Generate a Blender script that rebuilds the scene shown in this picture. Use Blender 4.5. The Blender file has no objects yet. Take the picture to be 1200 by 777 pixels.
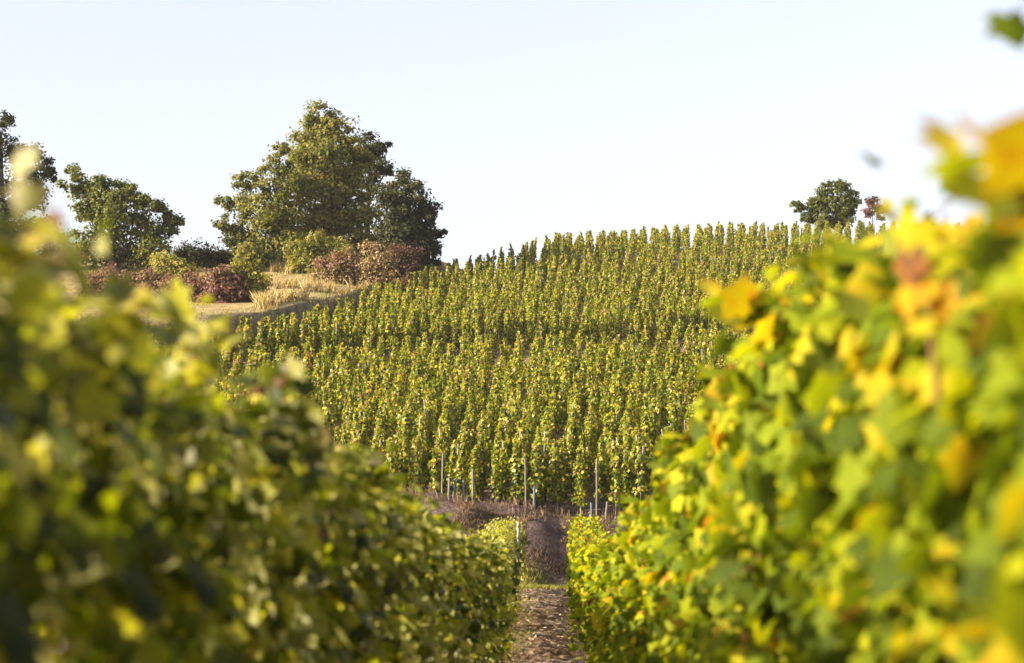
import bpy, math, random
import numpy as np
from mathutils import Vector, Matrix

R = math.radians
rng = np.random.default_rng(7)
scene = bpy.context.scene
COL = scene.collection

# ------------------------------------------------------------------ camera, sky, sun, exposure
EYE = np.array([0.0, 0.0, 1.2])
cd = bpy.data.cameras.new("camera")
cam = bpy.data.objects.new("camera", cd)
COL.objects.link(cam)
cam.location = EYE
PITCH, YAW = R(5.17), R(0.91)
cam.rotation_euler = (R(90) + PITCH, 0, YAW)
cd.lens = 85
cd.sensor_width = 36
cd.clip_start = 0.1
cd.clip_end = 6000
cd.dof.use_dof = True
cd.dof.focus_distance = 98
cd.dof.aperture_fstop = 2.8
cd.dof.aperture_blades = 9
scene.camera = cam

SUN_EL, SUN_AZ = 22.0, -109.0          # azimuth clockwise from the view axis: behind on the left
world = bpy.data.worlds.new("World")
scene.world = world
world.use_nodes = True
wn = world.node_tree.nodes
sky = wn.new("ShaderNodeTexSky")
sky.sky_type = 'NISHITA'
sky.sun_disc = False
sky.sun_elevation = R(SUN_EL)
sky.sun_rotation = R(SUN_AZ)
sky.dust_density = 2.2
sky.air_density = 1.0
sky.ozone_density = 1.0
hs = wn.new("ShaderNodeHueSaturation")           # thin milky autumn air: paler than the clear-air model
hs.inputs["Saturation"].default_value = 0.58
world.node_tree.links.new(sky.outputs[0], hs.inputs["Color"])
wb = wn.new("ShaderNodeVectorMath"); wb.operation = 'MULTIPLY'; wb.inputs[1].default_value = (1.05, .97, 1.0)   # white balance
world.node_tree.links.new(hs.outputs[0], wb.inputs[0])
world.node_tree.links.new(wb.outputs[0], wn["Background"].inputs[0])
wn["Background"].inputs[1].default_value = 0.083
sd = bpy.data.lights.new("sun", 'SUN')
sd.energy = 5.0
sd.angle = R(0.53)
sd.color = (1.0, 0.86, 0.66)
sun = bpy.data.objects.new("sun", sd)
COL.objects.link(sun)
az, el = R(SUN_AZ), R(SUN_EL)
to_sun = Vector((math.sin(az) * math.cos(el), math.cos(az) * math.cos(el), math.sin(el)))
sun.rotation_euler = to_sun.to_track_quat('Z', 'Y').to_euler()
sun.location = (-20, -10, 20)
vs = scene.view_settings
vs.view_transform = 'Standard'
vs.look = 'None'
vs.exposure = 1.88
vs.gamma = 1
scene.cycles.use_denoising = True
scene.cycles.max_bounces = 8
scene.cycles.transparent_max_bounces = 4

# ------------------------------------------------------------------ photograph pixel -> place at distance Y
FPX = 1200 * 85 / 36
_m = np.array(Matrix.Rotation(YAW, 3, 'Z') @ Matrix.Rotation(R(90) + PITCH, 3, 'X'))
RIGHT, UP, FWD = _m[:, 0], _m[:, 1], -_m[:, 2]


def at(px, py, Y):
    d = FWD + RIGHT * (px - 600) / FPX + UP * (388.5 - py) / FPX
    return EYE + d * (Y / d[1])


def project(p):
    v = np.asarray(p) - EYE
    w = v @ FWD
    return 600 + FPX * (v @ RIGHT) / w, 388.5 - FPX * (v @ UP) / w, w


# ------------------------------------------------------------------ terrain
def sm(a, b, x):
    t = np.clip((x - a) / (b - a), 0, 1)
    return t * t * (3 - 2 * t)


YCX = np.array([-80, -25, -17, -14.5, -13, -11.4, -9.5, -6.7, 0, 4.9, 17.6, 80.])
YCY = np.array([116, 118, 120, 122, 125.5, 133, 149, 164, 178, 185, 195, 205.])


def yc(x): return np.interp(x, YCX, YCY)
def yk(x): return 125 + 0.5 * np.clip(x, -25, 30)


_ph = rng.uniform(0, 6.28, (40, 2))
_fr = np.concatenate([rng.normal(0, .35, (14, 2)), rng.normal(0, 1.2, (14, 2)), rng.normal(0, 4, (12, 2))])


def bumps(x, y):
    s = 0
    for i in range(40):
        a = .05 if i < 14 else .022 if i < 28 else .008
        s = s + a * np.sin(_fr[i, 0] * x + _fr[i, 1] * y + _ph[i, 0])
    return s


def terr(x, y, rough=True):
    x = np.asarray(x, float); y = np.asarray(y, float)
    z = -.4 * sm(10, 24, y) * (1 - sm(48, 70, y))
    edge = 74.0 + .35 * np.sin(x * .9 + 1) + .2 * np.sin(x * 2.7)
    bank = 2.1 * sm(0, 1, np.clip((y - edge) / 3.0, 0, 1) ** .75)
    z = z + bank
    k, c = yk(x), yc(x)
    z = z + .179 * np.clip(np.minimum(y, k) - 78, 0, None)
    z = z + .7 * sm(-.5, 1.5, y - k)
    su = np.interp(x, [-12, -6.7, 0, 18], [.215, .2, .213, .21])
    z = z + su * np.clip(np.minimum(y, c) - k, 0, None)
    slope = (yc(x + .5) - yc(x - .5))
    d = (y - c) / np.sqrt(1 + slope ** 2)
    t = np.clip(y - c, 0, None)
    zl = 14.25 + .35 * sm(-10.5, -14, x) + .185 * (np.minimum(y, 172) - 130) - .01 * np.clip(y - 178, 0, 500)
    zr = z + .2 * 2.5 * (1 - np.exp(-t / 2.5)) + .06 * np.minimum(t, 15) - .02 * np.clip(t - 15, 0, 500)
    post = zl + (zr - zl) * sm(-8.6, -4, x)
    z = z + (post - z) * sm(.3, 1.3, d)
    if rough:
        n = bumps(x, y)
        z = z + n * (.25 + 2.4 * sm(73.5, 75, y) * (1 - sm(77.5, 79, y)) + .45 * sm(90, 120, y) * sm(-14, -6, x)) * sm(10, 25, y)
    return z


# ------------------------------------------------------------------ mesh helpers
class MB:
    def __init__(self):
        self.v, self.f, self.t, self.n = [], {}, [], 0

    def add(self, verts, faces, tint=0.5):
        verts = np.asarray(verts, float).reshape(-1, 3)
        faces = np.asarray(faces, int)
        self.f.setdefault(faces.shape[1], []).append(faces + self.n)
        self.v.append(verts)
        self.t.append(np.broadcast_to(np.asarray(tint, float), (len(verts),)))
        self.n += len(verts)
        return self

    def tube(self, pts, rad, sides=6, tint=.5):
        pts = np.asarray(pts, float); n = len(pts)
        rad = np.broadcast_to(np.asarray(rad, float), (n,))
        tan = np.gradient(pts, axis=0)
        tan /= np.linalg.norm(tan, axis=1, keepdims=True) + 1e-9
        ref = np.where(np.abs(tan[:, 2:3]) > .9, [[1., 0, 0]], [[0, 0, 1.]])
        a = np.cross(tan, ref); a /= np.linalg.norm(a, axis=1, keepdims=True) + 1e-9
        b = np.cross(tan, a)
        ang = np.arange(sides) * 2 * math.pi / sides
        ring = pts[:, None] + rad[:, None, None] * (a[:, None] * np.cos(ang)[None, :, None] + b[:, None] * np.sin(ang)[None, :, None])
        i = np.arange(n - 1)[:, None] * sides; j = np.arange(sides)[None]; j2 = (j + 1) % sides
        q = np.stack([i + j, i + j2, i + sides + j2, i + sides + j], -1).reshape(-1, 4)
        self.add(ring.reshape(-1, 3), q, tint)
        top = np.vstack([ring[-1], pts[-1:] + tan[-1:] * rad[-1] * .3])
        self.add(top, [[j, (j + 1) % sides, sides] for j in range(sides)], tint)
        return self

    def box(self, c, sz, tint=.5):
        x, y, z = np.asarray(sz) / 2
        v = np.array([[sx * x, sy * y, sz_ * z] for sz_ in (-1, 1) for sx, sy in ((-1, -1), (1, -1), (1, 1), (-1, 1))]) + c
        return self.add(v, [[3, 2, 1, 0], [4, 5, 6, 7], [0, 1, 5, 4], [1, 2, 6, 5], [2, 3, 7, 6], [3, 0, 4, 7]], tint)

    def mesh(self, name, mat, smooth=False):
        me = bpy.data.meshes.new(name)
        v = np.concatenate(self.v)
        loops, starts, tot = [], [], 0
        for k, fl in self.f.items():
            f = np.concatenate(fl)
            loops.append(f.reshape(-1))
            starts.append(np.arange(len(f)) * k + tot)
            tot += f.size
        loops = np.concatenate(loops); starts = np.concatenate(starts)
        me.vertices.add(len(v)); me.vertices.foreach_set("co", v.reshape(-1).astype(np.float32))
        me.loops.add(len(loops)); me.loops.foreach_set("vertex_index", loops.astype(np.int32))
        me.polygons.add(len(starts)); me.polygons.foreach_set("loop_start", starts.astype(np.int32))
        me.update(calc_edges=True)
        at_ = me.attributes.new("tint", 'FLOAT', 'POINT')
        at_.data.foreach_set("value", np.concatenate(self.t).astype(np.float32))
        if smooth:
            me.shade_smooth()
        me.materials.append(mat)
        return me

    def build(self, name, mat, parent=None, smooth=False):
        return link(name, self.mesh(name, mat, smooth), parent)


def link(name, data, parent=None):
    o = bpy.data.objects.new(name, data)
    COL.objects.link(o)
    o.parent = parent
    return o


def tag(o, label=None, cat=None, group=None, kind=None):
    for k, v in (("label", label), ("category", cat), ("group", group), ("kind", kind)):
        if v: o[k] = v
    return o


def thing(name, loc, label, cat, group=None):
    o = link(name, None)
    o.location = loc
    return tag(o, label, cat, group)


def copy_tree(o, parent=None):
    c = o.copy(); COL.objects.link(c); c.parent = parent
    for ch in o.children: copy_tree(ch, c)
    return c


def unit(v): return v / (np.linalg.norm(v, axis=-1, keepdims=True) + 1e-9)


# grape leaf, five lobes: b across, t towards the tip
_half = [(.17, -.40), (.43, -.34), (.36, -.10), (.58, .10), (.34, .20), (.25, .34)]
_rim = [(0, -.16)] + _half + [(0, .62)] + [(-x, y) for x, y in reversed(_half)]
_big = np.array([(0, .02)] + _rim)
_BIGF = np.array([[0, i, i % 14 + 1] for i in range(1, 15)])
BIG = np.column_stack([_big, -.30 * np.abs(_big[:, 0]) - .28 * _big[:, 1] ** 2])
_mid = np.array([(0, -.32), (.46, -.22), (.42, .22), (0, .58), (-.42, .22), (-.46, -.22)])
MID = np.column_stack([_mid, -.35 * np.abs(_mid[:, 0]) - .25 * _mid[:, 1] ** 2])
_MIDF = np.array([[0, 1, 2, 3], [0, 3, 4, 5]])
SML = np.array([(0, -.5, 0), (.36, 0, -.1), (0, .55, -.05), (-.36, 0, -.1)])
_SMLF = np.array([[0, 1, 2, 3]])
TEMPL = {"big": (BIG, _BIGF), "mid": (MID, _MIDF), "small": (SML, _SMLF)}


def leaves(mb, pos, nrm, size, tint, kind="mid", droop=(0, 0, -1), spread=.7, r=rng):
    pos = np.asarray(pos, float); n = len(pos)
    T, F = TEMPL[kind]
    nrm = unit(nrm)
    tip = np.asarray(droop, float) + r.normal(0, spread, (n, 3))
    tip = unit(tip - nrm * np.sum(tip * nrm, 1, keepdims=True))
    b = np.cross(tip, nrm)
    size = np.broadcast_to(np.asarray(size, float), (n,))
    curl = r.uniform(.3, 1.7, n)
    v = pos[:, None] + size[:, None, None] * (T[None, :, 0:1] * b[:, None] + T[None, :, 1:2] * tip[:, None]
                                               + T[None, :, 2:3] * curl[:, None, None] * nrm[:, None])
    k = len(T)
    f = (F[None] + (np.arange(n) * k)[:, None, None]).reshape(-1, F.shape[1])
    mb.add(v.reshape(-1, 3), f, np.repeat(np.clip(tint, 0, 1), k))


# ------------------------------------------------------------------ materials
def new_mat(name):
    m = bpy.data.materials.new(name); m.use_nodes = True
    nt = m.node_tree
    return m, nt, nt.nodes["Principled BSDF"], nt.nodes["Material Output"]


def ramp(nt, stops):
    r = nt.nodes.new("ShaderNodeValToRGB")
    e = r.color_ramp.elements
    while len(e) > 1: e.remove(e[-1])
    e[0].position, e[0].color = stops[0][0], (*stops[0][1], 1)
    for p, c in stops[1:]:
        x = e.new(p); x.color = (*c, 1)
    return r


def leaf_mat(name, stops, trans=.45, boost=1.5, obj_var=.12, rough=.65, spec=.10, blotch=.3, under=None):
    m, nt, bs, out = new_mat(name)
    L = nt.links.new
    a = nt.nodes.new("ShaderNodeAttribute"); a.attribute_name = "tint"
    oi = nt.nodes.new("ShaderNodeObjectInfo")
    ma = nt.nodes.new("ShaderNodeMath"); ma.operation = 'MULTIPLY_ADD'
    L(oi.outputs["Random"], ma.inputs[0]); ma.inputs[1].default_value = obj_var; L(a.outputs["Fac"], ma.inputs[2])
    tc = nt.nodes.new("ShaderNodeTexCoord"); no = nt.nodes.new("ShaderNodeTexNoise")
    no.inputs["Scale"].default_value = 22; no.inputs["Detail"].default_value = 3
    L(tc.outputs["Object"], no.inputs[0])
    mb_ = nt.nodes.new("ShaderNodeMath"); mb_.operation = 'MULTIPLY_ADD'; mb_.inputs[1].default_value = blotch
    sub = nt.nodes.new("ShaderNodeMath"); sub.operation = 'SUBTRACT'; sub.inputs[1].default_value = .5
    L(no.outputs[0], sub.inputs[0]); L(sub.outputs[0], mb_.inputs[0]); L(ma.outputs[0], mb_.inputs[2])
    rp = ramp(nt, stops); L(mb_.outputs[0], rp.inputs[0])
    col = rp.outputs[0]
    if under:                                   # paler, greyer leaf underside
        g = nt.nodes.new("ShaderNodeNewGeometry")
        mx = nt.nodes.new("ShaderNodeMix"); mx.data_type = 'RGBA'
        mx.inputs[7].default_value = (*under, 1)
        mu = nt.nodes.new("ShaderNodeMath"); mu.operation = 'MULTIPLY'; mu.inputs[1].default_value = .45
        L(g.outputs["Backfacing"], mu.inputs[0]); L(mu.outputs[0], mx.inputs[0]); L(col, mx.inputs[6])
        fcol = mx.outputs[2]
    else:
        fcol = col
    L(fcol, bs.inputs["Base Color"])
    bs.inputs["Roughness"].default_value = rough
    bs.inputs["Specular IOR Level"].default_value = spec
    tr = nt.nodes.new("ShaderNodeBsdfTranslucent")
    mm = nt.nodes.new("ShaderNodeVectorMath"); mm.operation = 'MULTIPLY'
    mm.inputs[1].default_value = (boost * 1.05, boost, boost * .25)
    L(col, mm.inputs[0]); L(mm.outputs[0], tr.inputs[0])
    mix = nt.nodes.new("ShaderNodeMixShader"); mix.inputs[0].default_value = trans
    L(bs.outputs[0], mix.inputs[1]); L(tr.outputs[0], mix.inputs[2]); L(mix.outputs[0], out.inputs[0])
    return m


def plain_mat(name, c0, c1, scale=8, rough=.85, stretch=(1, 1, 1), bump=.3, coords="Object"):
    m, nt, bs, out = new_mat(name)
    L = nt.links.new
    tc = nt.nodes.new("ShaderNodeTexCoord"); mp = nt.nodes.new("ShaderNodeMapping"); mp.inputs["Scale"].default_value = stretch
    L(tc.outputs[coords], mp.inputs[0])
    no = nt.nodes.new("ShaderNodeTexNoise"); no.inputs["Scale"].default_value = scale; no.inputs["Detail"].default_value = 6
    L(mp.outputs[0], no.inputs[0])
    rp = ramp(nt, [(.3, c0), (.7, c1)]); L(no.outputs[0], rp.inputs[0]); L(rp.outputs[0], bs.inputs["Base Color"])
    bs.inputs["Roughness"].default_value = rough
    bs.inputs["Specular IOR Level"].default_value = .2
    b = nt.nodes.new("ShaderNodeBump"); b.inputs["Strength"].default_value = bump; b.inputs["Distance"].default_value = .02
    L(no.outputs[0], b.inputs["Height"]); L(b.outputs[0], bs.inputs["Normal"])
    return m


GREEN, YGREEN, YELLOW, ORANGE, BROWN = (.050, .066, .004), (.155, .18, .006), (.38, .325, .007), (.36, .13, .012), (.13, .062, .028)
PALE = (.30, .29, .15)
M = {}
M["vine_shade"] = leaf_mat("vine_leaf_green", [(0, (.020, .030, .003)), (.4, GREEN), (.68, YGREEN), (.84, (.28, .27, .02)), (.93, PALE), (1, BROWN)], under=(.36, .34, .13), obj_var=.08, trans=.45, boost=1.9, rough=.5, spec=.25)  # green leaves; the row's deep shade and pale glints put into the colours
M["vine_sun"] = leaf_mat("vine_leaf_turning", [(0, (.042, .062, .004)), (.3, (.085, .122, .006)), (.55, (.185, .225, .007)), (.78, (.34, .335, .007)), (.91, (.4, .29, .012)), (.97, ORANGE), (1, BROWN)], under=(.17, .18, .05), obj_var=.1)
M["vine_hill"] = leaf_mat("vine_leaf_hill", [(0, (.035, .058, .008)), (.35, (.075, .115, .008)), (.62, (.185, .22, .008)), (.82, (.42, .36, .018)), (.95, (.40, .31, .12)), (1, (.20, .11, .06))], obj_var=.1, rough=.45, spec=.32, blotch=.25)
M["vine_red"] = leaf_mat("vine_leaf_red", [(0, (.16, .07, .03)), (.6, (.30, .10, .05)), (1, (.3, .2, .05))])
M["oak"] = leaf_mat("oak_leaf", [(0, (.028, .040, .014)), (.5, (.088, .105, .022)), (.8, (.17, .172, .035)), (1, (.23, .19, .06))], trans=.35, boost=1.7)
M["dark"] = leaf_mat("dark_leaf", [(0, (.014, .020, .009)), (.6, (.042, .050, .016)), (1, (.10, .09, .03))], trans=.25, boost=1.2)
M["bush"] = leaf_mat("bush_leaf", [(0, (.06, .075, .015)), (.5, (.15, .16, .03)), (1, (.30, .26, .07))], trans=.35)
M["bramble"] = leaf_mat("bramble_leaf", [(0, (.065, .04, .035)), (.4, (.15, .075, .065)), (.7, (.20, .12, .085)), (.88, (.16, .14, .05)), (1, (.30, .22, .12))], trans=.3)
M["straw"] = leaf_mat("straw", [(0, (.17, .12, .05)), (.6, (.36, .27, .12)), (1, (.46, .37, .2))], trans=.3, boost=1.1)
M["grass"] = leaf_mat("grass_blade", [(0, (.06, .09, .018)), (.6, (.15, .16, .03)), (1, (.33, .28, .1))], trans=.35)
M["weed"] = leaf_mat("dry_weed", [(0, (.10, .06, .045)), (.6, (.19, .13, .09)), (1, (.28, .21, .13))], trans=.2)
M["litter"] = leaf_mat("fallen_leaf", [(0, (.12, .075, .04)), (.5, (.27, .19, .10)), (1, (.42, .34, .2))], trans=.2)
M["bark"] = plain_mat("vine_bark", (.05, .033, .022), (.13, .09, .06), 30, stretch=(1, 1, .15))
M["shoot"] = plain_mat("vine_shoot", (.14, .07, .03), (.22, .13, .05), 30)
M["tree_bark"] = plain_mat("tree_bark", (.035, .028, .022), (.09, .07, .055), 6, stretch=(1, 1, .2))
M["wood"] = plain_mat("grey_weathered_wood", (.17, .15, .14), (.33, .30, .28), 14, stretch=(3, 3, .25))
M["stakewood"] = plain_mat("weathered_stake", (.085, .072, .066), (.19, .165, .15), 14, stretch=(3, 3, .25))
M["bluewood"] = plain_mat("blue_grey_stake", (.06, .075, .11), (.12, .14, .19), 14, stretch=(3, 3, .25))
M["wire"] = plain_mat("power_cable_sheath", (.34, .34, .36), (.42, .42, .44), 2, rough=.5)


def ground_mat():
    m, nt, bs, out = new_mat("earth")
    L = nt.links.new
    a = nt.nodes.new("ShaderNodeAttribute"); a.attribute_name = "zone"
    tc = nt.nodes.new("ShaderNodeTexCoord")
    n1 = nt.nodes.new("ShaderNodeTexNoise"); n1.inputs["Scale"].default_value = 1.3; n1.inputs["Detail"].default_value = 10; n1.inputs["Roughness"].default_value = .7
    n2 = nt.nodes.new("ShaderNodeTexNoise"); n2.inputs["Scale"].default_value = 9; n2.inputs["Detail"].default_value = 6; n2.inputs["Roughness"].default_value = .65
    L(tc.outputs["Object"], n1.inputs[0]); L(tc.outputs["Object"], n2.inputs[0])
    r = ramp(nt, [(.3, (.45, .45, .45)), (.7, (1.5, 1.5, 1.5))]); L(n1.outputs[0], r.inputs[0])
    r2 = ramp(nt, [(.35, (.55, .52, .5)), (.65, (1.35, 1.35, 1.3))]); L(n2.outputs[0], r2.inputs[0])
    m1 = nt.nodes.new("ShaderNodeVectorMath"); m1.operation = 'MULTIPLY'; m2 = nt.nodes.new("ShaderNodeVectorMath"); m2.operation = 'MULTIPLY'
    L(a.outputs["Color"], m1.inputs[0]); L(r.outputs[0], m1.inputs[1]); L(m1.outputs[0], m2.inputs[0]); L(r2.outputs[0], m2.inputs[1])
    L(m2.outputs[0], bs.inputs["Base Color"]); bs.inputs["Roughness"].default_value = .95; bs.inputs["Specular IOR Level"].default_value = .1
    b = nt.nodes.new("ShaderNodeBump"); b.inputs["Strength"].default_value = .9; b.inputs["Distance"].default_value = .12
    L(n2.outputs[0], b.inputs["Height"]); L(b.outputs[0], bs.inputs["Normal"])
    return m


M["earth"] = ground_mat()

# ------------------------------------------------------------------ ground: one sheet to the horizon
def axis(lo, hi, step, far, n):
    g = np.geomspace(step, far, n)
    return np.concatenate([lo - g[::-1], np.arange(lo, hi + 1e-6, step), hi + g])


def sheet(name, xs, ys, mat, colour, dz=0., extra=None):
    X, Y = np.meshgrid(xs, ys)
    Z = terr(X, Y) + dz
    if extra is not None: Z = Z + extra(X, Y)
    nx, ny = len(xs), len(ys)
    i = (np.arange(ny - 1)[:, None] * nx + np.arange(nx - 1)[None]).reshape(-1)
    mb = MB().add(np.stack([X, Y, Z], -1).reshape(-1, 3), np.stack([i, i + 1, i + nx + 1, i + nx], -1))
    o = mb.build(name, mat, smooth=True)
    c = colour(X.reshape(-1), Y.reshape(-1))
    at_ = o.data.attributes.new("zone", 'FLOAT_COLOR', 'POINT')
    at_.data.foreach_set("color", np.column_stack([c, np.ones(len(c))]).reshape(-1).astype(np.float32))
    tag(o, kind="structure")
    return o


def offset_from_edge(x, y):
    slope = (yc(x + .5) - yc(x - .5))
    return (y - yc(x)) / np.sqrt(1 + slope ** 2)


def mixc(c, col, w): return c + (np.array(col) - c) * w[:, None]


def zone(x, y):
    c = np.tile(np.array([.24, .165, .135]), (len(x), 1))                       # alley and field earth
    n = bumps(x * 1.7, y * 1.7) / .15
    c = mixc(c, (.15, .14, .045), sm(71.4, 72.2, y + n * .5) * (1 - sm(74.2, 75.2, y + n * .4)))   # grass strip
    c = mixc(c, (.075, .054, .05), sm(74.2, 75.2, y) * (1 - sm(77.4, 78.6, y)))                  # bare bank
    c = mixc(c, (.2, .14, .115), sm(77.6, 79, y))                                                # hill soil
    d = offset_from_edge(x, y)
    left = 1 - sm(-6, -2, x)
    c = mixc(c, (.17, .125, .08), sm(.0, .4, d) * (1 - sm(1.1, 1.5, d)) * left)                   # upper bank
    c = mixc(c, (.25, .215, .11), sm(1.1, 1.5, d) * left)                                           # worn grass path
    c = mixc(c, (.30, .235, .11), sm(3.2, 4.2, d + n * .5) * left)                                     # straw meadow
    return c


xs = axis(-46, 40, .35, 2200, 26)
ys = axis(-12, 200, .35, 3000, 26)
ground = sheet("ground", xs, ys, M["earth"], zone)

# the trodden dirt alley between the two rows, with clods
def clods(X, Y):
    s = 0
    r = np.random.default_rng(3)
    for i in range(26):
        k = r.normal(0, 1, 2) * r.uniform(4, 16)
        s = s + .008 * np.sin(k[0] * X + k[1] * Y + r.uniform(0, 6.3))
    return np.abs(s) * .8


def alley_colour(x, y):
    c = np.tile(np.array([.235, .175, .13]), (len(x), 1))
    n = bumps(x * 2.3 + 9, y * 2.3) / .15
    c = mixc(c, (.16, .105, .07), sm(.55, .9, n))
    return mixc(c, (.35, .27, .21), sm(.3, .7, -n))


sheet("alley", np.arange(-.75, .6, .07), np.arange(2, 73.0, .07), M["earth"], alley_colour, .006, clods)

# ------------------------------------------------------------------ trellised grapevines: the two rows along the alley
LEFT_X, RIGHT_X = -1.17, 1.0
PITCH_ROW = 1.15


def row_vine_mesh(kind, n, r, tint_mu, tint_sd, size, spread=1.35, shoots=7, top=.1):
    """foliage of one trellised vine: 1.15 m of row, 1.8 m tall, leaves thick on both faces and along the top"""
    mb = MB()
    z = .28 + 1.5 * r.beta(1.7, 1.25, n)
    y = r.uniform(-spread / 2, spread / 2, n)
    side = np.where(r.random(n) < .5, -1, 1)
    wid = .30 * np.interp(z, [.2, .8, 1.8], [1.32, 1.08, .95]) * (1 + .34 * np.sin(y * 5.5 + r.uniform(0, 6)) * np.sin(z * 5 + r.uniform(0, 6)) + .12 * np.sin(y * 11 + z * 9))
    u = r.beta(3, 1.1, n)
    x = side * wid * u
    pos = np.stack([x, y, z], 1)
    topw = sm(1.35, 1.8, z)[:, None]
    nrm = np.stack([side * .8 + r.normal(0, .3, n), r.normal(0, .8, n), .35 + r.normal(0, .6, n)], 1)
    nrm = nrm * (1 - topw) + topw * (np.array([0, 0, 1.]) + r.normal(0, .6, (n, 3)))
    tint = np.clip(r.normal(tint_mu, tint_sd, n) + .09 * np.sin(y * 3 + z * 5 + r.uniform(0, 6)) + top * topw[:, 0], 0, .84)  # yellower tint towards the top paints sunlight on the row's crown
    old = r.random(n) < .025
    tint[old] = r.uniform(.88, 1, old.sum())
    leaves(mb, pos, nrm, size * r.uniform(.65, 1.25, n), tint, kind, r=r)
    for s in range(shoots):                                     # summer shoots standing out of the top and the sides
        y0 = r.uniform(-spread / 2, spread / 2); L = r.uniform(.05, .34)
        p0 = np.array([r.normal(0, .08), y0, 1.55]); dirv = unit(np.array([r.normal(0, .35), r.normal(0, .35), 1]))
        t = np.linspace(0, 1, 6)
        pts = p0 + dirv * (L + .15) * t[:, None] + np.array([r.normal(0, .15), r.normal(0, .1), -.08]) * (t ** 2)[:, None]
        mb.tube(pts, np.linspace(.005, .002, 6), 4, 1.0)
        k = 8
        tt = np.linspace(.05, 1, k)
        lp = np.stack([np.interp(tt, t, pts[:, j]) for j in range(3)], 1) + r.normal(0, .035, (k, 3))
        leaves(mb, lp, r.normal(0, 1, (k, 3)) + [0, 0, .6], size * np.linspace(1.0, .5, k), np.clip(r.normal(tint_mu + .16, tint_sd, k), 0, .86), kind, r=r)
    return mb


def vine_stems(r):
    tr, ca = MB(), MB()
    t = np.linspace(0, 1, 9)
    pts = np.stack([.05 * np.sin(t * 4 + r.uniform(0, 6)) * t, .06 * np.sin(t * 3 + r.uniform(0, 6)) * t, t * .8 - .05], 1)
    tr.tube(pts, np.linspace(.045, .026, 9) * (1 + .15 * r.normal(size=9)), 8)
    head = pts[-1]
    for s in (-1, 1):
        a = np.stack([head[0] + .03 * np.sin(t * 5), head[1] + s * .55 * t, head[2] + .1 * t * (1 - t) * 2], 1)
        ca.tube(a, np.linspace(.02, .009, 9), 6)
        for k in range(3):
            q = a[3 + 2 * k]
            b = q + np.stack([.08 * r.normal() * t, .08 * r.normal() * t, .85 * t], 1)
            ca.tube(b, np.linspace(.007, .003, 9), 4)
    return tr, ca


def make_proto(seed, kind, n, mat, tint_mu, tint_sd, size):
    r = np.random.default_rng(seed)
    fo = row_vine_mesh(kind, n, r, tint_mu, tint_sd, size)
    tr, ca = vine_stems(r)
    return dict(foliage=fo.mesh("foliage", mat), trunk=tr.mesh("trunk", M["bark"], True), cane=ca.mesh("cane", M["bark"], True))


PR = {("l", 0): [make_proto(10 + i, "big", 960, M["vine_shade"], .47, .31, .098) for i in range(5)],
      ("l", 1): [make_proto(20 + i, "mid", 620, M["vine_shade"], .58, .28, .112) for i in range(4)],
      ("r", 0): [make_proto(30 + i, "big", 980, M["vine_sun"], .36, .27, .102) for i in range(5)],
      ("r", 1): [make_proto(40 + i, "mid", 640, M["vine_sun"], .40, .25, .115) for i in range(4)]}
LH = ([0, 4, 5, 6, 7, 8, 9, 12, 17, 31, 60, 72], [1.74, 1.74, 1.70, 1.71, 1.77, 1.74, 1.64, 1.60, 1.62, 1.70, 1.84, 2.0])
RH = ([0, 4, 5, 6, 7, 8, 9, 10, 12, 16, 22, 30, 45, 60, 72], [1.88, 1.86, 1.88, 1.98, 2.03, 2.02, 1.98, 1.94, 1.86, 1.78, 1.72, 1.7, 1.75, 1.88, 2.1])
row_vines = {"l": [], "r": []}
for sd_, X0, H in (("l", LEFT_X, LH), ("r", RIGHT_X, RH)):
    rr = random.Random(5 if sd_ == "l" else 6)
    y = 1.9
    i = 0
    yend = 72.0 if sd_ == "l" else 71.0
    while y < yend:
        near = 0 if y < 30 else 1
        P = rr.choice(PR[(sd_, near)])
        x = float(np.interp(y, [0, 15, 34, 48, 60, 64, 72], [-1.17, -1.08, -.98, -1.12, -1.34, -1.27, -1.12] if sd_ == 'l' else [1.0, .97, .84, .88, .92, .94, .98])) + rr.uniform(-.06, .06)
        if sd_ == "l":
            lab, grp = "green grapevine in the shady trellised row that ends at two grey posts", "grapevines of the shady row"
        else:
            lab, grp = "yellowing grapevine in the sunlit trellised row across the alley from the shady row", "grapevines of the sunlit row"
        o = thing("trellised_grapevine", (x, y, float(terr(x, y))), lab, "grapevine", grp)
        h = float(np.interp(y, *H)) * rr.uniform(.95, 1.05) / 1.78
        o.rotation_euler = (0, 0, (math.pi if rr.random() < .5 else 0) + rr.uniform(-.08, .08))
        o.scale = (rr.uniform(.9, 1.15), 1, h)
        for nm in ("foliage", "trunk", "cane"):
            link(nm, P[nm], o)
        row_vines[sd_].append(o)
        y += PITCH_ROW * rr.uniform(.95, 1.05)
        i += 1

row_vines["l"][-1]["label"] = "last grapevine of the shady row, wrapped round the two grey end posts"
row_vines["r"][-1]["label"] = "last grapevine of the sunlit row, tall shoots in front of the brown bank"
for s in "lr":
    o = row_vines[s][-1]; del o["group"]


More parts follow.
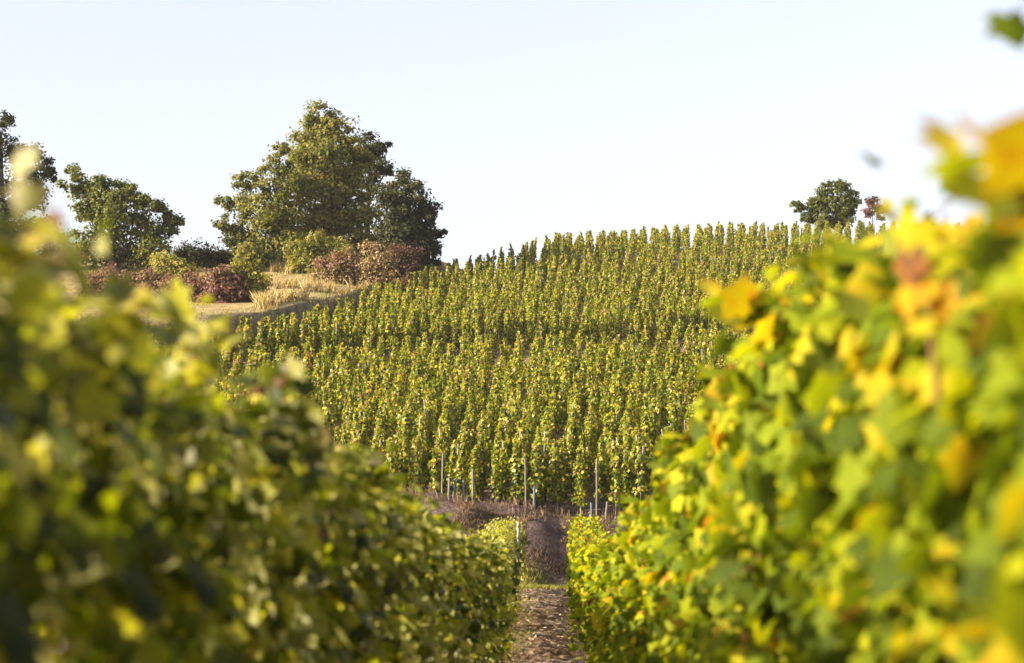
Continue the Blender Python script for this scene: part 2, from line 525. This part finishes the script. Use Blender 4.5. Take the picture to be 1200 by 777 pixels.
def own_shoot(vine, pts, leaf_pts, size, mat, tint):
    """one long shoot with its own leaves on a given vine (world points)"""
    inv = np.array(Matrix.LocRotScale(vine.location, vine.rotation_euler, vine.scale).inverted())
    loc = lambda p: (np.c_[np.atleast_2d(p), np.ones(len(np.atleast_2d(p)))] @ inv.T)[:, :3]
    s = MB().tube(loc(np.array(pts)), np.linspace(.007, .003, len(pts)), 5).build("shoot", M["shoot"], vine, True)
    mb = MB()
    k = len(leaf_pts)
    leaves(mb, loc(np.array(leaf_pts)), loc(np.array(leaf_pts) + rng.normal(0, .5, (k, 3)) + [-.6, -.7, .4]) - loc(np.array(leaf_pts)), size, np.full(k, tint) + rng.normal(0, .05, k), "big")
    mb.build("shoot_leaves", mat, s)


def nearest(side, y): return min(row_vines[side], key=lambda o: abs(o.location.y - y))


v = nearest("l", 4.4)
own_shoot(v, [at(60, 420, 4.3), at(40, 320, 4.3), at(28, 250, 4.25), at(24, 190, 4.2)], [at(25, 185, 4.2), at(32, 225, 4.2), at(52, 262, 4.3), at(20, 290, 4.3), at(70, 300, 4.3)], .075, M["vine_shade"], .9)
v["label"] = "near grapevine of the shady row with a tall shoot and pale top leaf"; del v["group"]
v = nearest("r", 4.0)
own_shoot(v, [at(1290, 260, 4.0), at(1275, 120, 4.0), at(1245, 20, 4.0), at(1210, -20, 4.0)], [at(1186, 25, 4.0), at(1215, -10, 4.0), at(1240, 60, 4.0)], .09, M["vine_sun"], .15)
w_ = nearest("r", 4.6)
own_shoot(w_, [at(1100, 470, 4.4), at(1092, 400, 4.35), at(1085, 330, 4.3), at(1070, 265, 4.3)],
          [at(1078, 335, 4.2), at(1062, 310, 4.2), at(1098, 352, 4.2), at(1085, 372, 4.2), at(1060, 350, 4.25), at(1070, 270, 4.25), at(1100, 300, 4.2)], .085, M["vine_sun"], .93)
w_["label"] = "grapevine of the sunlit row with a patch of orange leaves"; w_.pop("group", None)
v["label"] = "grapevine of the sunlit row with a shoot hanging a leaf high against the sky"; v.pop("group", None)
v = nearest("l", 7.0)
own_shoot(v, [at(215, 470, 6.6), at(222, 430, 6.6), at(232, 395, 6.6)], [at(225, 385, 6.6), at(245, 378, 6.6), at(262, 390, 6.6), at(208, 350, 6.6), at(196, 365, 6.6)], .12, M["vine_shade"], .82)
v["label"] = "grapevine of the shady row topped by broad bright yellow leaves"; del v["group"]

# ------------------------------------------------------------------ posts
def post(x, y, h, lean, mat, label, group=None, w=.075, name="wooden_post", cat="post"):
    r = np.random.default_rng(int(abs(x * 97 + y * 31)))
    t = np.linspace(0, 1, 7)
    pts = np.stack([lean * t * h + .006 * r.normal(size=7), .01 * r.normal(size=7), t * (h + .35) - .35], 1)
    o = MB().tube(pts, w / 2 * (1 + .06 * r.normal(size=7)), 8).build(name, mat)
    o.location = (x, y, float(terr(x, y)))
    return tag(o, label, cat, group)


p = at(606, 640, 62.2); post(p[0], 62.2, 2.0, .02, M["wood"], "pale grey wooden post standing at the end of the shady row")
p = at(600, 640, 62.6); post(p[0], 62.6, 1.9, -.01, M["wood"], "shorter grey wooden post beside the pale end post of the shady row")
p = at(672, 640, 70.6); post(p[0], 70.6, 1.75, .0, M["wood"], "pale wooden post showing through the leaves at the end of the sunlit row")
p = at(454, 640, 15.5); post(LEFT_X + .2, 15.5, 1.55, .0, M["bluewood"], "grey trellis post half hidden among leaves of the shady row")

# ------------------------------------------------------------------ staked grapevines on the hillside
def staked_mesh(r, n, size, kind="mid", h=2.05):
    mb = MB()
    z = .35 + (h - .25) * r.beta(1.35, 1.15, n)
    prof = np.interp(z, [0, .5, 1.0, 1.6, 1.9, 2.3], [.13, .20, .20, .15, .085, .03])
    lump = 1 + .35 * np.sin(z * 6 + r.uniform(0, 6))
    a = r.uniform(0, 2 * math.pi, n)
    rad = prof * lump * r.beta(2.2, 1.2, n) * 1.15
    pos = np.stack([rad * np.cos(a), rad * np.sin(a), z], 1)
    nrm = np.stack([np.cos(a), np.sin(a), .35 + 0 * a], 1) + r.normal(0, .55, (n, 3))
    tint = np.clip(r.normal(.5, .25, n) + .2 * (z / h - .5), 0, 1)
    leaves(mb, pos, nrm, size * r.uniform(.7, 1.2, n), tint, kind, r=r)
    for _ in range(3):                                          # drooping tip shoots
        d = r.uniform(0, 6.28); t = np.linspace(0, 1, 5)
        q = np.stack([.16 * t * np.cos(d), .16 * t * np.sin(d), h - .1 + r.uniform(.1, .38) * t - .1 * t * t], 1)
        leaves(mb, q + r.normal(0, .02, (5, 3)), r.normal(0, 1, (5, 3)), size * np.linspace(.9, .5, 5), np.clip(r.normal(.5, .2, 5), 0, 1), kind, r=r)
    return mb


def stake_tube(mb, r, h=2.0, base=(0, 0, 0), w=.022):
    lean = r.normal(0, .03, 2)
    t = np.array([-.25, 1.])
    mb.tube(np.stack([base[0] + lean[0] * t * h, base[1] + lean[1] * t * h, base[2] + t * h], 1), w, 5)


SP = []
for i in range(10):
    r = np.random.default_rng(100 + i)
    fo = staked_mesh(r, 330, .125)
    tr = MB(); t = np.linspace(0, 1, 8); ph = r.uniform(0, 6)
    tr.tube(np.stack([.06 + .05 * np.sin(t * 5 + ph), .04 * np.cos(t * 4 + ph), t * 1.1 - .08], 1), np.linspace(.032, .015, 8), 6)
    stk = MB(); stake_tube(stk, r, r.uniform(1.75, 2.2))
    SP.append(dict(foliage=fo.mesh("foliage", M["vine_hill"]), trunk=tr.mesh("trunk", M["bark"], True), stake=stk.mesh("stake", M["wood"], True)))

cand = []
r = np.random.default_rng(55)
FAN = np.array([-3.1, -2.0])                      # the rows of each block fan out up the convex slope
BLOCKS = [(77.8, 97.5, 87., .72), (98.2, 140., 113., .64), (104., 212., 156., .68)]
for b, (y0, y1, ym, gap) in enumerate(BLOCKS):
    dphi = gap / ym
    for i in range(-82, 86):
        phi = (i + .3 * b) * dphi
        dirv = np.array([math.sin(phi), math.cos(phi)])
        t = y0 / dirv[1] + r.uniform(0, .5)
        wob = r.normal(0, .08)
        while True:
            t += (.8 if b < 2 else .66) * r.uniform(.8, 1.2)
            x, y = FAN + t * dirv + np.array([wob * math.sin(t * .12), 0]) + r.normal(0, .08 + .03 * float(sm(125, 150, t)), 2)
            if y > y1: break
            k, c = float(yk(x)), float(yc(x))
            if y < 77.9 + .25 * math.sin(x): continue
            if b < 2 and y > k - .9 or b == 2 and y < k + 1.7: continue
            if float(offset_from_edge(x, y)) > (.15 if x < 0 else 4.5 + .5 * min(x, 10)): continue
            if r.random() < .065: continue
            z = float(terr(x, y))
            px, py, w = project([x, y, z])
            if 20 < px < 1260:
                cand.append((x, y, z, px, py))
cand.sort(key=lambda q: q[1])
def in_view(q): return 330 < q[3] < 845 and q[4] > 0 and q[4] - 60 < np.interp(q[3], [330, 450, 560, 700, 790, 845], [470, 560, 610, 610, 520, 430])
single, mass = [], []
for q in cand:
    (single if len(single) < 285 and in_view(q) else mass).append(q)
print("hill vines", len(single), len(mass))
rr = random.Random(8)
for n_, (x, y, z, px, py) in enumerate(single):
    P = SP[rr.randrange(10)]
    front = y < 79.6
    if front:
        lab, grp = "staked grapevine with bare foot in the front rank right above the brown bank", "front rank of staked grapevines"
    else:
        lab, grp = "leafy staked grapevine on the lower hillside behind the front rank", "staked grapevines of the lower hillside"
    o = thing("staked_grapevine", (x, y, z - .02), lab, "staked vine", grp)
    o.rotation_euler = (rr.gauss(0, .03), rr.gauss(0, .03), rr.uniform(0, 6.28))
    s = rr.uniform(.82, 1.14)
    o.scale = (s * rr.uniform(.9, 1.15), s * rr.uniform(.9, 1.15), s)
    for nm in ("foliage", "trunk", "stake"): link(nm, P[nm], o)

# the few thousand further vines of the hill
variants = []
for i in range(12):
    r = np.random.default_rng(200 + i)
    variants.append((staked_mesh(r, 185, .135), staked_mesh(r, 130, .155)))
fol, stk = MB(), MB()
for x, y, z, px, py in mass:
    far = 1 if y > 140 or px < 300 or px > 900 else 0
    vb = variants[rr.randrange(12)][far]
    a = rr.uniform(0, 6.28); s = rr.uniform(.74 - .06 * float(sm(140, 160, y)), 1.12) * (1 - .16 * float(sm(112, 155, y))); w = s * rr.uniform(.88, 1.12)
    ca, sa = math.cos(a), math.sin(a)
    lx, ly = rr.gauss(0, .03), rr.gauss(0, .03)
    dt = rr.gauss(0, .07)
    for v_, t_ in zip(vb.v, vb.t):
        nv = np.stack([x + w * (ca * v_[:, 0] - sa * v_[:, 1]) + lx * v_[:, 2], y + w * (sa * v_[:, 0] + ca * v_[:, 1]) + ly * v_[:, 2], z + s * v_[:, 2]], 1)
        k = len(v_) // 6
        fol.add(nv, (_MIDF[None] + (np.arange(k) * 6)[:, None, None]).reshape(-1, 4), np.clip(t_ + dt, 0, 1))
    if rr.random() < .6:
        stake_tube(stk, rng, s * rr.uniform(1.5, 1.98), (x, y, z), .02)
mass_o = fol.build("hillside_vines", M["vine_hill"])
tag(mass_o, "close ranks of yellow green staked vines covering the upper hillside", "vineyard", kind="stuff")
so = stk.build("stakes", M["wood"], mass_o); so["kind"] = "stuff"

# one vine with red leaves near the upper path
p = at(361, 408, 112.5)
x, y = p[0], 112.5
o = thing("staked_grapevine", (x, y, float(terr(x, y))), "staked grapevine with rusty red leaves below the grassy path", "staked vine")
r = np.random.default_rng(77)
staked_mesh(r, 260, .13).build("foliage", M["vine_red"], o)
link("trunk", SP[0]["trunk"], o); link("stake", SP[0]["stake"], o)

# stakes and short posts along the top of the bank
BANK = [(617, 537, 615, 79.0, "wood", "tall bare grey stake standing on the bank edge above the dirt alley"),
        (626, 588, 615, 79.2, "bluewood", "short blue grey stake beside the tall bare stake on the bank edge"),
        (693, 590, 622, 78.6, "bluewood", "dark blue grey stake behind the end of the sunlit row"),
        (709, 592, 622, 78.9, "wood", "leaning brown grey stake to the side of the dark blue stake"),
        (699, 538, 600, 79.4, "wood", "thin tall stake among vines above the end of the sunlit row"),
        (554, 550, 606, 79.3, "wood", "tall brown stake among vines beyond the shady row"),
        (518, 530, 575, 79.6, "wood", "pale upright stake among vines above the shady row"),
        (533, 584, 612, 78.8, "bluewood", "middle one of three short blue grey posts on the bank behind the shady row"),
        (526, 583, 612, 78.7, "wood", "pale short post next to the blue grey posts on the bank"),
        (543, 588, 612, 78.9, "bluewood", "short dark post closest to the tall brown stake")]
for px, y0, y1, Y, mt, lab in BANK:
    Y -= 1.35
    p = at(px, y1, Y); x = p[0]
    z0 = float(terr(x, Y)); h = at(px, y0, Y)[2] - z0
    post(x, Y, max(h, .7), {709: .1, 617: -.03}.get(px, .01), M["stakewood" if mt == "wood" else mt], lab, w=.08 if h < 1.3 else .058, name="vine_stake", cat="stake")

# ------------------------------------------------------------------ trees and bushes
def plant(name, cat, label, base, lobes, mat, dens, leaf, Y, trunk_r=.22, group=None, depth=.75, seed=0, tint=.45, tsd=.16, clump=.2, bare=.0, trunk_name="trunk", crown_name="crown", fill=False, limbs=True, grow=1.08, squash=1.):
    """lobes: (px, py, r_px[, tint shift]) of foliage masses, placed in depth round distance Y"""
    r = np.random.default_rng(seed)
    bx, by = base
    B = at(bx, by, Y); B[2] = float(terr(B[0], B[1])) - .1
    o = thing(name, B, label, cat, group)
    cr, tr = MB(), MB()
    top = max(lobes, key=lambda l: -l[1])
    T = at(top[0], top[1], Y)
    t = np.linspace(0, 1, 10)[:, None]
    axis_ = B + (T - B) * t * np.array([[.85, .85, .92]]) + np.stack([np.sin(t[:, 0] * 5 + seed) * .06, np.cos(t[:, 0] * 4) * .06, 0 * t[:, 0]], 1) * (T[2] - B[2]) * .15 * t
    tr.tube(axis_ - B, trunk_r * (1.15 - 1.0 * t[:, 0]) + .01, 8)
    if fill:
        gx, gy, _w = project(B)
        lobes = list(lobes) + [(l[0] + r.normal(0, 5), l[1] + f_ * max(gy - 3 - l[1], 0) + r.normal(0, 2), l[2] * r.uniform(.55, 1.15), r.normal(0, .12)) for f_ in (.3, .65, 1.) for l in lobes if r.random() < .8]
    for L in lobes:
        px, py, rp = L[0], by - (by - L[1]) * squash, L[2] * grow; dt = L[3] if len(L) > 3 else 0
        rad = rp * Y / FPX
        C = at(px, py, Y + r.uniform(-1, 1) * depth * rad)
        zz = np.clip((C[2] - B[2]) / (T[2] - B[2]) - .25, .05, .9)
        S = B + (T - B) * zz * .9
        if limbs:
            k = np.linspace(0, 1, 7)[:, None]
            tr.tube(S + (C - S) * k + np.array([0, 0, -.12 * rad]) * (4 * k * (1 - k)) - B, trunk_r * (.4 - .36 * k[:, 0]), 5)
        nc = max(8, int(26 * (rad / 1.5) ** 1.4))
        dirs = unit(r.normal(0, 1, (nc, 3)))
        rc = rad * r.uniform(.35, 1.12, nc) ** .8
        for d_, q_ in zip(dirs, rc):
            cc = C + d_ * q_ * np.array([1, 1, .85])
            m = max(5, int(dens * 2.3 * r.uniform(.4, 1.5)))
            sg = clump * 1.3 * max(rad, .7) * r.uniform(.5, 1.3)
            off = np.clip(r.normal(0, 1, (m, 3)), -1.7, 1.7) * sg * np.array([1, 1, .7])
            nrm = d_ * .6 + np.array([0, 0, .45]) + unit(off) * .5 + r.normal(0, .5, (m, 3))
            ti = np.clip(r.normal(tint + dt + r.normal(0, tsd * .6), tsd, m), 0, 1)
            leaves(cr, cc + off - B, nrm, leaf * 1.25 * r.uniform(.7, 1.35, m), ti, "small", (0, 0, -.3), 1.0, r)
            if limbs and r.random() < .4:
                k = np.linspace(0, 1, 4)[:, None]
                tr.tube(C + (cc + d_ * sg * .8 - C) * k - B, trunk_r * (.1 - .08 * k[:, 0]) + .004, 4)
    cr.build(crown_name, mat, o)
    tr.build(trunk_name, M["tree_bark"], o, True)
    return o


plant("oak_tree", "tree", "tall pointed oak in the middle of the hilltop clump", (385, 318),
      [(375, 138, 17), (388, 150, 20), (368, 158, 20), (352, 176, 20), (384, 180, 26), (408, 172, 17), (368, 200, 28), (398, 205, 26), (425, 190, 14),
       (350, 225, 26), (382, 232, 28, .1), (410, 235, 24), (366, 258, 26, .12), (392, 262, 24, .12), (420, 265, 24), (345, 268, 22), (375, 290, 24, .15), (408, 290, 22)],  # tint shifts paint frontal sunlight into the middle lobes' leaf colour
      M["oak"], 34, .17, 163, .3, "hilltop trees", seed=1, tint=.64)
plant("broad_tree", "tree", "loose pale green tree leaning out from the tall oak towards the dirt path", (322, 318),
      [(328, 172, 10), (316, 196, 14), (335, 200, 15), (300, 218, 16), (322, 222, 20), (284, 212, 11), (285, 240, 18), (308, 245, 22), (264, 236, 9), (262, 262, 12),
       (285, 268, 20), (312, 272, 24), (335, 250, 22), (275, 292, 20), (300, 296, 22), (326, 298, 22), (340, 285, 18)],
      M["oak"], 26, .16, 160, .24, "hilltop trees", seed=2, tint=.68)
plant("dark_tree", "tree", "dark high branching tree behind the oak's shaded flank", (430, 318),
      [(432, 170, 14), (446, 176, 12), (440, 194, 16), (425, 180, 15), (452, 200, 8), (436, 215, 12), (418, 205, 18), (430, 250, 16), (424, 280, 22), (440, 290, 20)],
      M["dark"], 24, .17, 168, .24, "hilltop trees", seed=3, tint=.5)
plant("dark_tree", "tree", "rounded dark green tree at the end of the clump above the vines", (478, 320),
      [(470, 214, 14), (485, 224, 16), (462, 232, 20), (480, 246, 22), (500, 250, 14), (455, 255, 20), (470, 268, 24), (495, 270, 20), (510, 276, 12), (482, 290, 24), (506, 292, 14), (460, 292, 22), (500, 306, 14), (480, 308, 16)],
      M["dark"], 34, .17, 161, .24, "hilltop trees", seed=4, tint=.55)
plant("round_tree", "tree", "bushy olive green tree standing alone behind the red brambles", (138, 318),
      [(90, 204, 11), (84, 218, 12), (100, 222, 14), (122, 214, 14), (140, 222, 17), (118, 236, 22), (150, 236, 18), (166, 232, 12), (100, 246, 16), (132, 256, 24), (160, 256, 20), (182, 242, 9), (192, 252, 11),
       (180, 268, 16), (198, 270, 12), (208, 258, 6), (112, 272, 22), (146, 282, 24), (176, 288, 18), (120, 296, 22), (160, 304, 18), (96, 292, 18)],
      M["oak"], 30, .16, 152, .24, "hilltop trees", seed=5, tint=.42)
plant("dark_tree", "tree", "tall dark tree at the photo's left edge behind a blurred pale leaf", (2, 318),
      [(2, 140, 12), (-12, 165, 25), (-5, 200, 22), (18, 180, 15), (36, 178, 13), (48, 192, 11), (30, 205, 20), (50, 208, 12), (14, 232, 24), (38, 235, 18), (58, 200, 6), (-20, 240, 26), (10, 270, 26), (40, 268, 20), (62, 285, 18)],
      M["dark"], 26, .16, 156, .26, "hilltop trees", seed=6, tint=.55)
plant("crest_tree", "tree", "small lone dark tree on the crest at the far end of the vineyard", (975, 272),
      [(988, 216, 10), (975, 222, 11), (966, 232, 12), (992, 226, 10), (952, 238, 9), (940, 246, 8), (934, 240, 6), (960, 246, 13), (980, 240, 14), (1000, 238, 10), (995, 250, 12), (968, 258, 13), (948, 256, 9), (985, 260, 12)],
      M["oak"], 24, .19, 212, .2, None, seed=7, tint=.28)
plant("red_bush", "bush", "small reddish brown bush beside the lone tree on the crest", (1024, 262),
      [(1022, 236, 6), (1030, 242, 7), (1018, 246, 7), (1028, 252, 8)], M["bramble"], 22, .16, 208, .05, None, seed=8, tint=.3, crown_name="foliage", trunk_name="stem")

BUSH = [
    ("dark_shrub", "low dark shrub at the foot of the pale loose tree", (285, 314), [(262, 300, 12), (276, 304, 14), (292, 302, 14), (306, 306, 14), (320, 304, 12)], "dark", 157, .6, 22),
    ("dark_shrub", "low dark shrub filling the space under the tall oak", (420, 314), [(330, 304, 13), (400, 304, 14), (418, 300, 15), (436, 300, 14), (450, 304, 13)], "dark", 158, .5, 22),
    # name, label, base, lobes, material, Y, tint
    ("dark_shrub", "low dark shrub in the gap between the olive green tree and the pale tree", (228, 312), [(215, 292, 11), (228, 296, 12), (242, 290, 11), (236, 302, 12), (218, 304, 12), (250, 300, 12)], "dark", 156, .55, 20),
    ("bramble_bush", "reddish bramble bush at the end of the bramble bank closest to the picture's edge", (125, 345), [(112, 326, 13), (130, 322, 12), (146, 328, 12), (128, 338, 14), (108, 340, 14)], "bramble", 134, .4, 22),
    ("bramble_bush", "reddish bramble bush below the olive green tree, second of the bramble bank", (170, 347), [(160, 326, 12), (176, 324, 12), (190, 330, 11), (172, 338, 14), (158, 342, 12)], "bramble", 133, .5, 22),
    ("bramble_bush", "purplish red bramble bush below the pale upright bush", (215, 350), [(204, 330, 12), (220, 326, 11), (236, 332, 12), (216, 342, 14), (234, 346, 12), (200, 346, 12)], "bramble", 131, .42, 22),
    ("bramble_bush", "red bramble bush touching the yellow green bush beside the dry grass", (258, 352), [(250, 324, 9), (262, 318, 9), (272, 328, 10), (256, 338, 14), (270, 346, 12), (246, 350, 11)], "bramble", 130, .35, 22),
    ("pale_bush", "pale straw green bush rising behind the red brambles", (200, 330), [(186, 306, 7), (196, 302, 8), (206, 308, 8), (215, 314, 8), (192, 316, 10), (206, 322, 10), (182, 322, 8)], "bush", 139, .75, 18),
    ("yellow_bush", "bright yellow green bush between the red brambles and the dry grass", (292, 350), [(288, 292, 6), (296, 302, 9), (282, 306, 8), (303, 310, 8), (290, 318, 13), (304, 326, 10), (278, 328, 11), (294, 338, 13), (282, 344, 10), (304, 342, 9)], "bush", 131, .55, 24),
    ("leafy_bush", "rounded light green bush growing in front of the tall oak", (360, 318), [(345, 290, 9), (356, 282, 11), (370, 278, 10), (382, 284, 11), (364, 294, 13), (350, 302, 11), (376, 300, 12), (392, 292, 10), (400, 284, 8)], "bush", 153, .5, 22),
    ("rusty_bush", "rusty pink bush on the path side of the light green bush", (392, 326), [(378, 308, 9), (390, 302, 10), (404, 298, 10), (412, 306, 9), (396, 314, 11), (382, 320, 9), (408, 318, 10)], "bramble", 146, .72, 22),
    ("straw_bush", "straw coloured bush with reddish twigs beside the dark rounded tree", (440, 322), [(430, 288, 7), (440, 292, 8), (448, 300, 8), (436, 304, 9), (426, 314, 8), (446, 314, 9), (452, 308, 7)], "bramble", 150, .92, 20),
    ("purple_bush", "dusky purple bush at the foot of the dark rounded tree", (468, 322), [(460, 296, 9), (472, 292, 9), (484, 298, 9), (466, 308, 11), (480, 312, 10)], "bramble", 153, .12, 22),
]
for i, (nm, lab, base, lobes, mt, Y, ti, dn) in enumerate(BUSH):
    plant(nm, "bush", lab, base, lobes, M[mt], dn, .12, Y, .06, "bramble bank" if nm == "bramble_bush" else None, seed=40 + i, tint=ti, tsd=.2, clump=.26, fill=True, grow=.95, crown_name="foliage", trunk_name="stem")

# ------------------------------------------------------------------ grasses and litter
def blades(name, pts, h, w, mat, label, cat, tint=.5, lean=.35, seed=0, per=1):
    r = np.random.default_rng(seed)
    pts = np.repeat(np.asarray(pts, float), per, 0)
    n = len(pts)
    pts = pts + np.column_stack([r.normal(0, .03, (n, 2)), np.zeros(n)])
    z = terr(pts[:, 0], pts[:, 1]) - .03
    b = np.column_stack([pts[:, :2], z])
    hh = h * r.uniform(.45, 1.2, n)
    a = r.uniform(0, 6.28, n)
    side = np.stack([np.cos(a), np.sin(a), 0 * a], 1) * (w / 2)
    bend = r.normal(0, lean, (n, 2)) * hh[:, None]
    mid = b + np.column_stack([bend * .35, hh * .6])
    tip = b + np.column_stack([bend, hh])
    v = np.stack([b - side, b + side, mid + side * .7, tip, mid - side * .7], 1).reshape(-1, 3)
    f = (np.arange(n) * 5)[:, None] + np.array([[0, 1, 2, 3, 4]])
    mb = MB().add(v, f, np.repeat(np.clip(r.normal(tint, .25, n), 0, 1), 5))
    return tag(mb.build(name, mat), label, cat, kind="stuff")


def scatter(n, x0, x1, y0, y1, keep, seed):
    r = np.random.default_rng(seed)
    p = np.column_stack([r.uniform(x0, x1, n), r.uniform(y0, y1, n), np.zeros(n)])
    return p[keep(p[:, 0], p[:, 1])]


def pxof(x, y):
    return project(np.column_stack([x, y, terr(x, y)]))


def straw_keep(x, y):
    px, py, _ = pxof(x, y); d = offset_from_edge(x, y)
    return (d > 2.6) & (px > 300) & (px < 440) & (y < 160) & (bumps(x, y) > -.12)


blades("dry_grass", scatter(17000, -18, -6, 122, 164, straw_keep, 1), .7, .045, M["straw"], "tall dry golden grass between the bushes and the worn path", "grass", .65, seed=2, per=3)
blades("path_grass", scatter(26000, -30, -5, 118, 168, lambda x, y: (offset_from_edge(x, y) > 1.35) & (bumps(x * 2, y * 2) > -.05), 3), .14, .04, M["grass"], "short worn grass along the hilltop path", "grass", .7, seed=4)
blades("lip_grass", scatter(60000, -26, -5, 116, 168, lambda x, y: (lambda d: (d > .15) & (d < 2.1) & (bumps(x * 2.2, y * 2.2) > -.06))(offset_from_edge(x, y)), 15), .34, .035, M["straw"], "dry grass hanging over the edge of the hilltop path", "grass", .4, lean=.7, seed=16)
blades("bank_grass", scatter(9000, -4.5, 4.5, 71.8, 74.6, lambda x, y: bumps(x * 2, y * 2) > -.08, 5), .2, .02, M["grass"], "green grass strip at the end of the alley under the bank", "grass", .6, seed=6, per=2)
blades("dry_weeds", scatter(750, -12, 12, 76.8, 78.3, lambda x, y: (bumps(x * 1.5, y) > -.02), 7), .36, .014, M["weed"], "dry reddish weeds along the top of the bank", "weeds", .45, lean=.25, seed=8, per=4)
blades("bank_weeds", scatter(7000, -6, 6, 74.3, 76.8, lambda x, y: bumps(x * 2.5, y * 2) > -.02, 9), .17, .016, M["weed"], "withered grass tufts hanging on the brown bank", "weeds", .35, lean=.6, seed=10, per=3)
blades("bank_greens", scatter(900, -6, 6, 74.6, 76.4, lambda x, y: bumps(x * 1.5 + 4, y * 2) > .06, 11), .2, .02, M["grass"], "small green tufts on the lower bank", "weeds", .2, lean=.6, seed=12, per=3)

blades("edge_grass", scatter(5200, -1.2, 1.0, 20, 73, lambda x, y: ((x < -.42) | (x > .28)) & (bumps(x * 1.5, y * 1.3) > .03), 13), .13, .012, M["grass"], "thin grass and weeds along both edges of the dirt alley", "grass", .55, lean=.6, seed=14, per=3)
r = np.random.default_rng(21)
n = 2300
p = np.column_stack([r.uniform(-.95, .8, n), r.uniform(18, 73, n)])
p = np.column_stack([p, terr(p[:, 0], p[:, 1]) + .03 + r.uniform(0, .03, n)])
mb = MB()
leaves(mb, p, r.normal(0, .35, (n, 3)) + [0, 0, 1], .085 * r.uniform(.5, 1.2, n), r.normal(.5, .25, n), "mid", (0, 1, 0), 1.5, r)
tag(mb.build("fallen_leaves", M["litter"]), "dry fallen vine leaves scattered on the dirt alley", "leaves", kind="stuff")

# ------------------------------------------------------------------ power lines far behind the hill
for i, (pp, lab) in enumerate((([(200, 208), (800, 188), (1141, 167)], "topmost of three thin power cables in the pale sky"),
                               ([(200, 226), (800, 201), (1132, 180)], "middle one of three thin power cables in the pale sky"),
                               ([(200, 240), (826, 215), (1124, 195)], "lowest of three thin power cables above the lone crest tree"))):
    c = np.polyfit([q[0] for q in pp], [q[1] for q in pp], 2)
    X = np.linspace(-500, 1800, 60)
    pts = np.array([at(x, float(np.polyval(c, x)), 262 + i * .3) for x in X])
    tag(MB().tube(pts, .008, 5).build("power_cable", M["wire"]), lab, "power cable", "power cables in the sky")

# ------------------------------------------------------------------ thin warm-white evening haze over the valley
hm = bpy.data.materials.new("haze"); hm.use_nodes = True
nt = hm.node_tree; nt.nodes.remove(nt.nodes["Principled BSDF"])
pv = nt.nodes.new("ShaderNodeVolumePrincipled")
pv.inputs["Color"].default_value = (.95, .95, .97, 1); pv.inputs["Density"].default_value = 0.0001; pv.inputs["Anisotropy"].default_value = .3
nt.links.new(pv.outputs[0], nt.nodes["Material Output"].inputs["Volume"])
haze = MB().box((0, 300, 30), (1400, 1400, 90)).build("haze", hm)
tag(haze, "thin pale haze over the hillside", "haze", kind="stuff")
